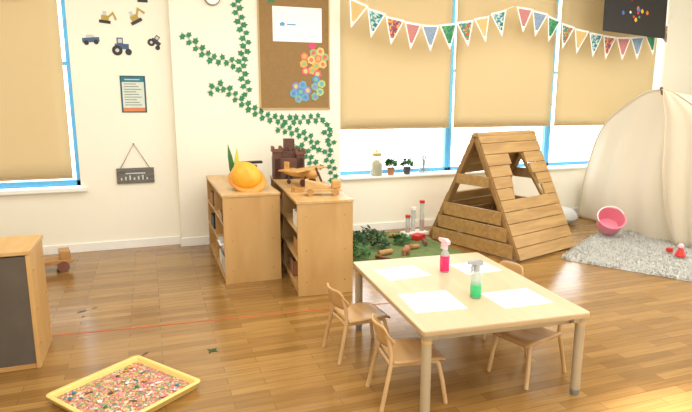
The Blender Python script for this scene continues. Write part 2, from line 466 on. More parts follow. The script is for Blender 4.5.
# ------------------------------------------------------------------ chairs (local: faces +X)
def chair(label):
    e = thing('child_chair', label, 'chair', group='small wooden chairs around the table')
    w = .28; sz = .26
    def seat(u, v):
        x = -.13+.29*u; y = (v-.5)*w
        z = sz - .012*math.cos((v-.5)*math.pi)*math.sin(u*math.pi) - .018*max(0, (u-.8)/.2)**2
        cr = 1-.12*max(0, (u-.75)/.25)**2
        return (x, y*cr, z)
    B().sheet(seat, 16, 12).obj('seat', M_chair, e, smooth=True, solid=.012)
    def back(u, v):
        y = (u-.5)*w*.96
        tz = .335+.12*v
        corner = max(0, abs(u-.5)*2-.62)/.38
        if v > .5: tz -= .055*corner**2*(v-.5)*2
        else: tz += .04*corner**2*(.5-v)*2
        x = -.125-.035*v - .045*math.cos((u-.5)*math.pi)
        return (x, y, tz)
    B().sheet(back, 20, 8).obj('backrest', M_chair, e, smooth=True, solid=.011)
    for s in (-1, 1):
        y = s*.118
        B().tube([(-.195, s*.135, 0), (-.165, s*.128, .14), (-.14, y, .25), (-.142, y, .32), (-.156, y, .385), (-.162, y, .41)], .012, 10).obj('back_leg', M_chairleg, e, smooth=True)
        B().tube([(.165, s*.135, 0), (.145, s*.126, .13), (.125, y*.95, .225), (.10, y*.9, .247)], .012, 10).obj('front_leg', M_chairleg, e, smooth=True)
        B().tube([(-.14, y*.97, .24), (.0, y*.97, .237), (.115, y*.93, .237)], .010, 8).obj('side_rail', M_chairleg, e, smooth=True)
    B().tube([(-.135, -.11, .235), (-.135, .11, .235)], .009, 8).obj('cross_rail', M_chairleg, e, smooth=True)
    return e
ch = chair('small bentwood chair tucked at the near table corner')
ch.location = (1.27, 2.58, 0); ch.rotation_euler = (0, 0, rad(-6))
dup(ch, (1.21, 3.19, 0), (0, 0, rad(4)), 'small bentwood chair beside the far table end')
dup(ch, (2.04, 2.58, 0), (0, 0, rad(196)), 'small bentwood chair pushed under the table side')
dup(ch, (2.22, 3.22, 0), (0, 0, rad(186)), 'small bentwood chair with its back just above the tabletop')

# ------------------------------------------------------------------ climbing frame
cf = thing('climbing_frame', 'slatted pine climbing frame with a cut-out opening', 'climbing frame', (3.42, 4.55, 0), math.atan2(.29, .93))
FW, FD, FH = .98, 1.22, 1.22
def plane_pt(front, x, s):  # s=0 bottom .. 1 ridge
    y = (FD/2*s) if front else FD-(FD/2*s)
    return Vector((x, y, FH*s))
nf = Vector((0, -FH, FD/2)).normalized(); nb = Vector((0, FH, FD/2)).normalized()
def seg_bar(b, front, x0, x1, s, w=.121, t=.024, off=.034):
    n = nf if front else nb
    p = plane_pt(front, x0, s)+n*off; q = plane_pt(front, x1, s)+n*off
    al = (plane_pt(front, 0, 1)-plane_pt(front, 0, 0)).normalized()
    R = Matrix((Vector((1, 0, 0)), al, Vector((1, 0, 0)).cross(al))).transposed()
    b.box((p+q)/2, (x1-x0, w, t), R)
for x in (.03, FW-.03):
    for fr in (True, False):
        b = B(); b.bar(plane_pt(fr, x, .0)+Vector((0, 0, .02)), plane_pt(fr, x, .99), .045, .085, up=(1, 0, 0)); b.obj('rail', M_pine_d, cf, bevel=.003)
N = 11
for i in range(N):
    s = .045+i*(.93/(N-1))
    if 5 <= i <= 8:
        k = (i-5)/3.0
        x0 = .24+.14*k; x1 = .77-.13*k
        b = B(); seg_bar(b, True, 0, x0, s); b.obj('slat', M_pine, cf, bevel=.003)
        b = B(); seg_bar(b, True, x1, FW, s); b.obj('slat', M_pine, cf, bevel=.003)
    else:
        b = B(); seg_bar(b, True, 0, FW, s); b.obj('slat', M_pine, cf, bevel=.003)
for (xa, sa, xb, sb) in ((.25, .46, .395, .86), (.76, .46, .625, .86)):
    b = B(); b.bar(plane_pt(True, xa, sa)+nf*.010, plane_pt(True, xb, sb)+nf*.010, .03, .03, up=(1, 0, 0)); b.obj('opening_frame', M_pine_d, cf, bevel=.003)
for i in range(N):
    s = .045+i*(.93/(N-1))
    if i in (5, 6): continue
    b = B(); seg_bar(b, False, 0, FW, s, .118); b.obj('rung', M_pine, cf, bevel=.003)
for x in (-.008, FW+.008):
    for z, w in ((.085, .14), (.245, .14), (.405, .14), (.76, .11)):
        y0 = FD/2*z/FH+.01
        b = B(); b.bar((x, y0, z), (x, FD-y0, z), w, .024, up=(1, 0, 0)); b.obj('side_brace', M_pine, cf, bevel=.003)
b = B(); b.box((FW/2, FD/2, FH+.012), (FW+.02, .10, .024)); b.obj('ridge_board', M_pine, cf, bevel=.003)

# ------------------------------------------------------------------ rug
RA = Vector((3.88, 4.50)); RR = rad(32)
d1 = Vector((math.sin(RR), -math.cos(RR))); d2 = Vector((math.cos(RR), math.sin(RR)))
RL, RW2 = 2.5, 1.32
def rug_round(x, y, rr=.12):
    e = max(0, abs(x)-(RL/2-rr)); g = max(0, abs(y)-(RW2/2-rr))
    if e > 0 and g > 0:
        k = max(e, g)/math.hypot(e, g)
        x = math.copysign((RL/2-rr)+e*k, x); y = math.copysign((RW2/2-rr)+g*k, y)
    return x, y
ru = B()
def rugf(u, v):
    x, y = rug_round((u-.5)*RL, (v-.5)*RW2)
    z = .003 if (u in (0, 1) or v in (0, 1)) else .016+random.random()*.008
    return (x, y, z)
ru.sheet(rugf, 60, 40)
for i in range(10000):
    x, y = rug_round(random.uniform(-.5, .5)*RL, random.uniform(-.5, .5)*RW2)
    a = random.uniform(0, 6.28); l = random.uniform(.015, .035); hgt = random.uniform(.026, .045); w = random.uniform(.005, .009)
    ca, sa = math.cos(a), math.sin(a)
    v0 = ru.bm.verts.new((x-sa*w, y+ca*w, .012)); v1 = ru.bm.verts.new((x+sa*w, y-ca*w, .012)); v2 = ru.bm.verts.new((x+ca*l, y+sa*l, hgt)); v3 = ru.bm.verts.new((x-ca*w, y-sa*w, .012))
    ru.bm.faces.new((v0, v1, v2)); ru.bm.faces.new((v1, v3, v2)); ru.bm.faces.new((v3, v0, v2))
rug = ru.obj('shaggy_rug', M_rug, smooth=False, recalc=False)
ctr = RA + d1*(RW2/2) + d2*(RL/2)
rug.location = (ctr.x, ctr.y, 0); rug.rotation_euler = (0, 0, RR)
meta(rug, 'grey white shaggy rug spread in front of the tent', 'rug')

# ------------------------------------------------------------------ tent : broad arched dome, loosely draped cloth
TY0, TX0, TX1, THH = 4.98, 5.60, 8.25, 1.69
RN, RF = .98, 1.16
te = thing('play_tent', 'sheer cream canvas play tent draped over bent poles', 'tent', (TX0, TY0, 0))
def arch(t, k=1.0):
    a = math.pi*t; c = math.cos(a); s_ = math.sin(a)
    y = -math.copysign(abs(c)**.82, c)*(RN if c > 0 else RF)
    y += .02*math.sin(t*19)*s_
    peak = .05*math.exp(-((t-.5)/.10)**2)
    return Vector((0, y, (THH-.04)*s_**.92*(1+.012*math.sin(t*27))+peak))*k
def wob(y, z, seed): return noise.noise(Vector((y*1.3+seed, z*.8, seed)))
def roof(u, v):
    p = arch(v); L = (TX1-TX0)*u; s_ = math.sin(math.pi*v)
    sag = .045*math.sin(min(1, u*1.4)*math.pi)*s_
    q = p*(1-sag+.03*noise.noise(Vector((u*2.2, v*4, 1)))+.010*math.sin(v*34+u*5)*s_*min(1, u*5))
    return (L, q.y, max(.003, q.z))
B().sheet(roof, 60, 120).obj('canopy', M_cream, te, smooth=True, solid=.003)
def panel(u, v):
    e = arch(u); c = Vector((0, .06, 0))
    p = e.lerp(Vector((0, c.y+e.y*.10, 0.0)), v)
    z = p.z
    belly = -.16*math.sin(min(1, v*1.0)*math.pi*.5)**1.0*math.exp(-((z-.45)/.8)**2)
    ph = p.y*13/(1.25-.5*z/THH)+2.6*wob(p.y, z, 3)
    fold = .032*math.sin(ph)*min(1, v*4)*(1.1-.5*z/THH)+.05*wob(p.y, z, 7)*min(1, v*4)
    return (belly+fold, p.y, max(.004, z))
B().sheet(panel, 120, 50).obj('end_panel', M_creamw, te, smooth=True, solid=.003)
B().tube([arch(k/60)+Vector((-.006, 0, .002)) for k in range(61)], .006, 8).obj('arch_piping', M_seam, te, smooth=True)
B().tube([Vector((.018, 0, 0))+arch(k/60, .985)+Vector((0, 0, .012)) for k in range(61)], .010, 8).obj('bent_pole', M_pole, te, smooth=True)
def flapf(u, v):
    t = .5*v; e = arch(t); yo = e.y; z = e.z
    yc = -.05-.42*(1-v)**1.5
    y = yo+(yc-yo)*u
    w = math.sin(u*math.pi*.5)
    belly = -.20*w*math.exp(-((z-.45)/.8)**2)
    return (-.040+belly+.028*math.sin(u*13+v*2+2*wob(u, v, 5))*w*(1.05-v)+.05*wob(y, z, 7)*w, y, max(.004, z))
B().sheet(flapf, 60, 30).obj('door_flap', M_cream, te, smooth=True, solid=.003)
B().tube([Vector(flapf(1, k/30))+Vector((-.004, 0, 0)) for k in range(30)], .006, 6).obj('flap_edge', M_seam, te, smooth=True)
B().tube([(.0, .0, THH-.03), (-.01, .01, THH+.03), (-.015, .02, THH+.055)], .016, 8).obj('pole_tip', M_pole, te, smooth=True)

e = thing('pink_tub', 'pale pink plastic tub tipped on the rug', 'tub', (5.06, 5.05, .185), rot=(rad(38), rad(-14), rad(-10)))
prof = [(.001, 0), (.11, 0), (.125, .01), (.155, .17), (.165, .175), (.163, .182), (.148, .18), (.118, .018), (.001, .015)]
B().lathe(prof, (0, 0, -.09), 28).obj('tub_body', M_pink, e, smooth=True)
B().tube([(.16*math.cos(rad(a)), .16*math.sin(rad(a))*.9, .09+.03*math.sin(rad(a))) for a in range(0, 181, 15)], .006, 8).obj('handle', M_white, e, smooth=True)
o = B().ball((0, 0, 0), .24, (1, .8, .42)).obj('floor_cushion', M_ltgrey, smooth=True); o.location = (5.10, 5.90, .11); o.rotation_euler = (rad(12), 0, .4)
meta(o, 'pale grey soft floor cushion beside the tent', 'cushion')
e = thing('red_toy', 'small red toy figure with round head on the rug', 'toy', (5.02, 4.06, .042), rad(20))
B().lathe([(.05, 0), (.055, .01), (.035, .05), (.02, .09)], seg=16).obj('toy_body', M_red, e, smooth=True)
B().ball((0, 0, .105), .028).obj('toy_head', M_ltpink, e, smooth=True)
o = B().lathe([(.03, 0), (.035, .01), (.03, .04), (.01, .045)], (0, 0, 0), 16).obj('toy_cup', M_red, smooth=True); o.location = (5.06, 4.22, .042)
meta(o, 'tiny red toy cup lying on the shaggy rug', 'toy')

# ------------------------------------------------------------------ play mat corner
o = B().prism(rrect(1.25, 1.25, .05), .008).obj('play_mat', M_mat, bevel=.002); o.location = (2.42, 5.50, 0); o.rotation_euler = (0, 0, rad(4))
meta(o, 'moss green play mat lying along the wall', 'mat')
def leafpoly(w, l): return [(0, 0), (w*.5, l*.35), (w*.35, l*.7), (0, l), (-w*.35, l*.7), (-w*.5, l*.35)]
def leafball(b, c, r, n, size, squash=.7, mi=0):
    for i in range(n):
        a = random.uniform(0, 2*math.pi); el = random.uniform(.0, 1.3)
        p = Vector((math.cos(a)*math.cos(el)*r, math.sin(a)*math.cos(el)*r, math.sin(el)*r*squash))*random.uniform(.5, 1)
        M = Matrix.Translation(Vector(c)+p) @ Euler((random.uniform(-.2, 1), random.uniform(-.4, .4), a)).to_matrix().to_4x4()
        b.prism(leafpoly(size*.6, size), .002, M, mi)
def toy_bush(loc, r, n, size, mt, label, h=.1, sq=.5):
    e = thing('artificial_plant', label, 'plant', (loc[0], loc[1], loc[2]+.004), random.uniform(0, 3))
    b = B()
    for k in range(6):
        a = k*1.05; b.tube([(0, 0, .004), (math.cos(a)*r*.3, math.sin(a)*r*.3, h*.6), (math.cos(a)*r*.6, math.sin(a)*r*.6, h)], .004, 6)
    b.obj('stems', M_green3, e)
    b = B(); leafball(b, (0, 0, max(h*.5, size*.45)), r, n, size, sq); b.obj('leaves', mt, e)
    return e
toy_bush((2.03, 5.55, .008), .16, 100, .07, M_green3, 'dark green artificial plant beside the cabinet', .1, .7)
toy_bush((2.32, 5.82, .008), .19, 120, .06, M_green3, 'leafy artificial plant on the play mat', .08)
toy_bush((2.62, 5.58, .008), .13, 70, .06, M_green2, 'low green artificial foliage on the play mat', .05)
toy_bush((1.95, 5.20, .008), .15, 80, .055, M_green2, 'spiky green plant at the mat edge', .05)
toy_bush((2.32, 5.46, .008), .13, 70, .05, M_green3, 'dark green sprig lying among toy logs', .04)
for i, (x, y, rz, r) in enumerate(((2.26, 5.20, .3, .03), (2.85, 5.46, 1.2, .025), (2.68, 5.84, -.4, .03), (2.16, 5.03, 2.0, .022), (2.62, 5.32, .1, .026))):
    b = B(); b.cyl((-.09, 0, r), (.09, 0, r), r, r*.9, 14)
    o = b.obj('toy_log', M_brown2 if i % 2 else M_edge, bevel=.003, smooth=True); o.location = (x, y, .009); o.rotation_euler = (0, 0, rz)
    meta(o, 'short wooden log piece on the play mat', 'toy log', 'wooden logs on the play mat')
e = thing('toy_animal', 'small wooden four-legged toy animal on the mat', 'toy animal', (2.46, 5.12, .008), rad(20))
B().ball((0, 0, .06), .04, (1.5, .7, .8)).ball((.075, 0, .09), .022, (1.3, .8, .9)).bar((.04, 0, .065), (.075, 0, .09), .02, .02).obj('animal_body', M_terra, e, smooth=True)
for x in (-.035, .035):
    for y in (-.017, .017): B().cyl((x, y, 0), (x, y, .045), .009, .011, 10).obj('leg', M_terra, e, smooth=True)
e = thing('stacking_toy', 'white stand with red-topped tubes by the wall', 'toy', (2.95, 5.92, .008), rad(10))
B().box((0, 0, .02), (.30, .18, .04)).obj('stand_base', M_white, e, bevel=.006)
for i, (x, y, hh) in enumerate(((-.1, 0, .22), (0, .03, .30), (.1, -.01, .38))):
    B().cyl((x, y, .04), (x, y, hh), .028, seg=16).obj('tube', M_glassc, e, smooth=True)
    B().cyl((x, y, .042), (x, y, hh*.45), .024, seg=16).obj('filling', M_red if i != 1 else M_ltpink, e, smooth=True)
    B().cyl((x, y, hh), (x, y, hh+.03), .032, seg=16).obj('cap', M_red if i != 1 else M_white, e, smooth=True)
o = B().box((0, 0, .03), (.16, .12, .06)).obj('toy_block', M_red, bevel=.008); o.location = (2.88, 5.70, .009); o.rotation_euler = (0, 0, .5)
meta(o, 'small red toy block in front of the stand', 'toy block')

# ------------------------------------------------------------------ sill items
SZ = WZ0+.025
e = thing('glass_lantern', 'gold and glass lantern jar on the window sill', 'lantern', (2.63, YB+.06, SZ), sc=1.35)
B().lathe([(.05, 0), (.058, .01), (.058, .15), (.04, .175), (.04, .18)], seg=18).obj('jar', M_glassc, e, smooth=True)
B().lathe([(.046, .005), (.05, .02), (.05, .11), (.02, .14)], seg=12).obj('filling', plain('gold_fill', (196, 166, 84), .5, .4, 40), e, smooth=True)
B().lathe([(.044, .178), (.046, .185), (.046, .205), (.015, .22), (.012, .235)], seg=18).obj('lid', plain('gold', (204, 174, 104), .3, .1), e, smooth=True)
for x, lab in ((2.82, 'tiny potted plant beside the lantern on the sill'), (3.04, 'small potted plant in a dark pot on the sill')):
    e = thing('potted_plant', lab, 'potted plant', (x, YB+.05, SZ), sc=1.3)
    B().lathe([(.028, 0), (.038, .065), (.041, .07), (.03, .07)], seg=16).obj('pot', M_dk if x > 2.9 else M_terra, e, smooth=True)
    b = B(); leafball(b, (0, 0, .075), .062, 80, .045, 1.1); b.obj('leaves', M_green2, e)
e = thing('glass_jar', 'clear glass jar with a dried flower sprig', 'glass jar', (3.28, YB+.06, SZ), sc=1.25)
B().lathe([(.04, 0), (.05, .01), (.05, .12), (.03, .15), (.032, .18)], seg=18).obj('jar', glassy('jar_glass', (160, 180, 180), .45), e, smooth=True)
b = B()
for k in range(6): b.tube([(0, 0, .01), (.01*math.cos(k), .01*math.sin(k), .12), (.035*math.cos(k), .035*math.sin(k), .21)], .003, 5)
b.obj('sprig', M_green3, e)

# ------------------------------------------------------------------ items on cabinets
CT = .80
e = thing('hard_hat', 'yellow orange toy safety helmet tilted on the cabinet', 'helmet', (.81, 5.04, CT+.115), rot=(rad(30), rad(-18), rad(14)), sc=1.02)
def shell(u, v):
    a = u*2*math.pi; t = v*math.pi/2
    r = .128*math.cos(t*.999)**.92; ridge = .016*math.exp(-(math.cos(a)*5*math.cos(t))**2)
    return (r*math.cos(a), r*math.sin(a)*1.12, (.125+ridge)*math.sin(t)+.0)
B().sheet(shell, 64, 16, closed=True).obj('shell', M_yellow, e, smooth=True, solid=.005)
def brimf(u, v):
    a = u*2*math.pi; peak = max(0, math.cos(a+math.pi/2))**2*.045
    r = .126+(.026+peak)*v
    return (r*math.cos(a), r*math.sin(a)*1.1, .004-.016*v)
B().sheet(brimf, 48, 3, closed=True).obj('brim', M_orange, e, smooth=True, solid=.006)
B().lathe([(.112, -.010), (.120, -.010), (.120, .02), (.112, .02)], seg=30).obj('headband', M_black, e, smooth=True)
M_lime = plain('lime', (206, 206, 80), .6, .1)
e = thing('toy_leaf_prop', 'tall slim yellow and green pointed toy behind helmet', 'toy', (.76, 5.36, CT))
B().lathe([(.04, 0), (.045, .012), (.012, .02)], seg=16).obj('base', M_terra, e, smooth=True)
b = B()
for i, (a, l) in enumerate(((-.14, .38), (.06, .34))):
    b.prism(leafpoly(.055, l), .008, Matrix.Translation((a*.05, -.010*i, .018)) @ Matrix.Rotation(a, 4, 'Y') @ WM, i % 2)
b.obj('leaves', [M_green2, M_lime], e)
c2M = Matrix.Translation((1.09, C2Y, 0)) @ Matrix.Rotation(rad(-4.5), 4, 'Z')
e = thing('toy_castle', 'compact dark brown toy castle with low turrets', 'toy castle', c2M @ Vector((.155, 1.45, CT)), rad(-6), sc=1.2)
b = B(); b.box((0, 0, .09), (.25, .22, .18)); b.box((.02, .02, .205), (.18, .16, .06))
for x in (-.05, .02, .09): b.box((x, -.05, .25), (.035, .02, .03))
b.obj('castle_wall', M_brown, e, bevel=.004)
for x, hh in ((-.10, .235), (.10, .21)):
    y = -.07
    t = B().box((x, y, hh/2), (.07, .08, hh)).obj('tower', M_brown, e, bevel=.003)
    b = B().box((x, y, hh+.01), (.09, .10, .02))
    for (dx, dy) in ((-.033, -.038), (.033, -.038), (-.033, .038), (.033, .038)): b.box((x+dx, y+dy, hh+.03), (.022, .024, .03))
    b.obj('battlement', M_brown2, t)
t = B().box((.02, .04, .27), (.09, .09, .13)).obj('tower', M_brown, e, bevel=.003)
B().prism([(-.03, 0), (.03, 0), (.03, .07), (.02, .09), (0, .1), (-.02, .09), (-.03, .07)], .01, Matrix.Translation((0, -.11, 0)) @ WM).obj('gate', M_black, e)
e = thing('toy_digger', 'dark wooden toy digger with long flat arm', 'toy vehicle', (.93, 5.56, CT), rad(6))
B().box((0, 0, .055), (.14, .10, .05)).box((.03, 0, .12), (.08, .08, .09)).obj('digger_body', M_brown, e, bevel=.006)
B().bar((-.14, 0, .19), (.13, 0, .19), .06, .024).bar((-.14, 0, .19), (-.18, 0, .12), .06, .02).obj('arm', M_black, e, bevel=.004)
for x in (-.05, .05):
    for y in (-.056, .056): B().cyl((x, y-.01, .03), (x, y+.01, .03), .03, seg=16).obj('wheel', M_black, e, smooth=True)
M_owood = wood('honey_wood', (188, 138, 72), (212, 166, 98), (2, 8, 8), .4, 4)
p = c2M @ Vector((.22, .86, CT))
e = thing('toy_aeroplane', 'honey-coloured wooden toy aeroplane on the cabinet', 'toy aeroplane', p, rad(-50), sc=1.5)
B().lathe([(.012, -.15), (.026, -.08), (.032, .02), (.028, .08), (.012, .105)], (0, 0, .075), 14, rot=(0, rad(90), 0)).obj('fuselage', M_owood, e, smooth=True)
B().box((.02, 0, .104), (.085, .34, .012)).obj('wing', M_owood, e, bevel=.004)
B().box((-.13, 0, .09), (.045, .14, .01)).box((-.135, 0, .115), (.04, .008, .055)).obj('tail_fin', M_owood, e, bevel=.003)
B().box((.112, 0, .075), (.008, .012, .11), (rad(35), 0, 0)).obj('propeller', M_brown, e)
for y in (-.05, .05): B().cyl((.03, y-.007, .024), (.03, y+.007, .024), .024, seg=16).bar((.03, y, .024), (.03, y*.5, .06), .008, .008).obj('wheel', M_brown, e)
B().cyl((-.12, -.004, .014), (-.12, .004, .014), .014, seg=12).bar((-.12, 0, .014), (-.12, 0, .06), .006, .006).obj('tail_wheel', M_brown, e)
p = c2M @ Vector((.27, .27, CT))
e = thing('toy_truck', 'pale wooden toy lorry with a sloping bed', 'toy vehicle', p, rad(-14), sc=1.25)
B().box((0, 0, .038), (.26, .085, .018)).obj('chassis', M_birch_h, e, bevel=.003)
B().prism([(-.12, 0), (.05, 0), (.05, .02), (-.12, .06)], .08, Matrix.Translation((0, .04, .047)) @ WM).obj('bed', M_birch_h, e, bevel=.003)
B().box((.092, 0, .075), (.06, .08, .056)).obj('cab', M_owood, e, bevel=.006)
for x in (-.085, .085):
    for y in (-.046, .046): B().cyl((x, y-.007, .024), (x, y+.007, .024), .024, seg=16).obj('wheel', M_edge, e, smooth=True)
p = c2M @ Vector((.12, .50, CT))
o = B().prism([(0, 0), (.16, 0), (.16, .015), (0, .05)], .07, Matrix.Translation((-.08, .035, 0)) @ WM).obj('wooden_wedge', M_owood, bevel=.003); o.location = p; o.rotation_euler = (0, 0, .3)
meta(o, 'honey-coloured wooden wedge block between the toys', 'toy block')

def tray_box(x, y, z, d, mt, nm, lab, rz=0):
    b = B(); w, dd, hh = d; t = .008
    b.box((0, 0, t/2), (w, dd, t)); b.box((-w/2+t/2, 0, hh/2), (t, dd, hh)); b.box((w/2-t/2, 0, hh/2), (t, dd, hh)); b.box((0, -dd/2+t/2, hh/2), (w, t, hh)); b.box((0, dd/2-t/2, hh/2), (w, t, hh))
    o = b.obj(nm, mt, bevel=.002); o.location = (x, y, z); o.rotation_euler = (0, 0, rz); meta(o, lab, 'storage box')
SX = .672
tray_box(SX, 4.99, .064, (.20, .25, .15), M_ltgrey, 'storage_box', 'pale grey storage box on the bottom shelf')
tray_box(SX, 5.26, .064, (.18, .22, .12), M_white, 'storage_box', 'white storage box on the bottom shelf')
tray_box(SX, 5.80, .551, (.2, .25, .12), M_terra, 'storage_box', 'brown woven box on the upper shelf')
tray_box(SX, 5.80, .311, (.2, .25, .12), M_dk, 'storage_box', 'dark storage box on the middle shelf')
tray_box(SX-.01, 4.99, .551, (.2, .24, .07), M_edge, 'storage_tray', 'brown wooden tray of blocks on the upper shelf')
for k in range(5):
    o = B().box((0, 0, .006), (.24, .20, .010)).obj('paper_stack', [M_paper, M_ltgrey, M_paper, M_paper, M_ltgrey][k]); o.location = (SX+.01-.012*(k % 3), 4.98+.006*k, .3095+k*.0115)
    meta(o, 'flat stack of white papers on the middle shelf', 'papers', 'papers piled on the shelf')
for i in range(4):
    o = B().box((0, 0, .03), (.05, .05, .06)).obj('toy_block', [M_white, M_grey, M_owood, M_white][i], bevel=.004)
    o.location = (SX-.045+.07*(i % 2), 4.94+.1*(i//2), .56); meta(o, 'small toy block in the brown wooden tray', 'toy block', 'blocks in the shelf tray')
for i, (yy, z) in enumerate(((.2, .311), (.2, .551), (.5, .064))):
    p = c2M @ Vector((.13, yy, z)); tray_box(p.x, p.y, p.z, (.22, .26, .13), [M_edge, M_white, M_terra][i], 'storage_box', ['brown wooden box on the middle shelf', 'white storage box on the upper shelf', 'brown storage box on the bottom shelf'][i], rad(-4.5))

# ------------------------------------------------------------------ floor items
TYL = (-.205, 3.08, 0); TYR = rad(37)
e = thing('sensory_tray', 'pale yellow plastic square tray of coloured rice', 'tray', TYL, TYR)
TS = .585
def rl(s, z, r): return [(x, y, z) for x, y in rrect(s, s, r, 6)]
B().loft([rl(TS-.05, .001, .025), rl(TS-.03, .012, .03), rl(TS-.012, .038, .033), rl(TS, .042, .035), rl(TS+.002, .047, .035), rl(TS-.008, .051, .033), rl(TS-.042, .050, .025), rl(TS-.054, .044, .022), rl(TS-.070, .012, .02)]).obj('tray_body', M_traywood, e, smooth=True)
def ricef(u, v):
    s = TS-.060; x, y = (u-.5)*s, (v-.5)*s; rr = .02
    ex = max(0, abs(x)-(s/2-rr)); gy = max(0, abs(y)-(s/2-rr))
    if ex > 0 and gy > 0:
        k = max(ex, gy)/math.hypot(ex, gy); x = math.copysign((s/2-rr)+ex*k, x); y = math.copysign((s/2-rr)+gy*k, y)
    edge = min(u, v, 1-u, 1-v)
    return (x, y, .020+.010*min(1, edge*8)*(.6+.4*math.sin(u*9+v*4)*math.cos(v*7))+random.random()*.004)
o = B().sheet(ricef, 60, 60).obj('rice', M_rice); o.location = TYL; o.rotation_euler = (0, 0, TYR)
meta(o, 'pink, orange and green dyed rice in the tray', 'coloured rice', kind='stuff')
TRM = Matrix.Translation(TYL) @ Matrix.Rotation(TYR, 4, 'Z')
cpm = [M_brown, M_ltpink, M_green2, M_pink, M_paper, M_orange, M_teal, M_ltgrey]
for i in range(40):
    x, y = random.uniform(-.225, .225), random.uniform(-.225, .225)
    b = B(); k = i % 3
    if k == 0: b.cyl((-.02, 0, .004), (.02, 0, .004), .004, .003, 8)
    elif k == 1: b.prism(leafpoly(.024, .036), .004)
    else: b.lathe([(.010, 0), (.012, .003), (.007, .007)], seg=12)
    o = b.obj('craft_piece', cpm[i % 8]); o.location = TRM @ Vector((x, y, .031)); o.rotation_euler = (0, 0, random.uniform(0, 6))
    meta(o, 'small loose craft piece lying in the coloured rice', 'craft piece', 'craft pieces in the rice tray')
o = B().tube([(0, 0, .0), (.05, .02, .006), (.09, .03, .003)], .003, 6).obj('twig', M_brown); o.location = (-.14, 3.52, .002); o.rotation_euler = (0, 0, rad(40))
meta(o, 'thin brown twig lying beside the rice tray', 'twig')
o = B().prism([(0, 0), (.03, .015), (.06, .0), (.05, .03), (.07, .05), (.035, .045), (.01, .06), (.015, .03)], .004).obj('paper_leaf', M_green3); o.location = (.28, 3.46, 0); o.rotation_euler = (0, 0, .2)
meta(o, 'small dark green leaf scrap on the floor', 'leaf')
for i, (x, y, s) in enumerate(((-.60, 4.50, .05), (-.50, 4.56, .03), (-.56, 4.40, .02))):
    o = B().prism([(0, 0), (s, s*.3), (s*1.4, s), (s*.5, s*.8)], .002).obj('floor_scrap', M_dk); o.location = (x, y, 0)
    meta(o, 'tiny dark scrap of felt on the floor', 'scrap', 'scraps on the floor')
p0, p1 = Vector((-1.0, 4.12, 0)), Vector((2.4, 3.86, 0))
o = B().box((0, 0, .0010), ((p1-p0).length, .012, .0020)).obj('floor_tape', M_tape); o.location = (p0+p1)/2; o.rotation_euler = (0, 0, math.atan2(p1.y-p0.y, p1.x-p0.x))
meta(o, 'thin red tape line stuck across the wooden floor', 'floor tape')
e = thing('wooden_truck', 'low flat wooden toy wagon near the skirting', 'toy vehicle', (-.98, 5.76, 0), rad(12), sc=1.3)
B().box((0, 0, .075), (.33, .15, .03)).obj('wagon_bed', M_edge, e, bevel=.004)
B().box((.12, 0, .120), (.07, .13, .06)).obj('wagon_cab', M_edge, e, bevel=.004)
B().box((-.155, 0, .105), (.012, .15, .03)).obj('tail_board', M_edge, e, bevel=.003)
for x in (-.1, .1):
    for y in (-.082, .082): B().cyl((x, y-.01, .04), (x, y+.01, .04), .04, seg=18).obj('wheel', M_brown2, e, smooth=True)
    B().cyl((x, -.08, .04), (x, .08, .04), .01, seg=10).bar((x, 0, .04), (x, 0, .065), .03, .03).obj('axle', M_edge, e)

# ------------------------------------------------------------------ wall decor (recess wall Y=YR)
def wprism(b, poly, y0=.0, t=.003, mi=0): b.prism(poly, t, Matrix.Translation((0, -y0, 0)) @ WM, mi); return b
def rect(x0, z0, x1, z1): return [(x0, z0), (x1, z0), (x1, z1), (x0, z1)]
def circ(cx, cz, r, n=14): return [(cx+r*math.cos(2*math.pi*k/n), cz+r*math.sin(2*math.pi*k/n)) for k in range(n)]
V_y = plain('sticker_yellow', (186, 158, 76), .6, .05); V_b = plain('sticker_blue', (70, 96, 130), .6, .05)
def vsticker(kind, x, z, s, label, tilt=0, c=None):
    b = B()
    if kind == 'tractor':
        wprism(b, rect(-.05, -.01, .05, .03), mi=0); wprism(b, rect(-.035, .03, .01, .075), mi=0); wprism(b, rect(-.027, .036, .003, .066), .003, .001, mi=1); wprism(b, circ(-.035, -.02, .038), .003, mi=2); wprism(b, circ(.045, -.03, .024), .003, mi=2); wprism(b, circ(-.035, -.02, .014), .006, mi=1)
    elif kind == 'digger':
        wprism(b, rect(-.04, -.02, .02, .02), mi=0); wprism(b, rect(-.03, .02, .0, .055), mi=1); wprism(b, [(.0, .0), (.05, .06), (.085, .0), (.07, -.01), (.05, .035), (.01, -.01)], .003, mi=0); wprism(b, rect(-.055, -.045, .035, -.02), .003, mi=2)
    else:
        wprism(b, rect(-.07, -.02, .07, .02), mi=0); wprism(b, [(-.04, .02), (.04, .02), (.02, .045), (-.03, .045)], mi=1); wprism(b, circ(-.04, -.022, .02), .003, mi=2); wprism(b, circ(.04, -.022, .02), .003, mi=2)
    o = b.obj('vehicle_sticker', [c, M_ltgrey, M_black]); o.location = (x, YR, z); o.scale = (s, 1, s); o.rotation_euler = (0, tilt, 0)
    meta(o, label, 'wall sticker', 'vehicle stickers on the wall')
vsticker('car', -1.20, 2.62, 1.2, 'dark blue lorry sticker on the cream wall', 0, V_b)
vsticker('digger', -.33, 2.42, 1.2, 'yellow digger sticker on the cream wall', .1, V_y)
vsticker('digger', -.05, 2.44, 1.3, 'yellow crane lorry sticker on the wall', -.5, V_y)
vsticker('digger', .04, 2.64, 1.1, 'small yellow digger sticker above the others', 0, V_y)
vsticker('car', -.49, 2.20, 1.15, 'grey blue racing car sticker on the wall', -.1, V_b)
vsticker('tractor', -.20, 2.13, 1.35, 'dark blue tractor sticker above the framed notice', 0, V_b)
vsticker('tractor', .13, 2.19, 1.0, 'small dark tractor sticker on the wall', .6, M_dk)

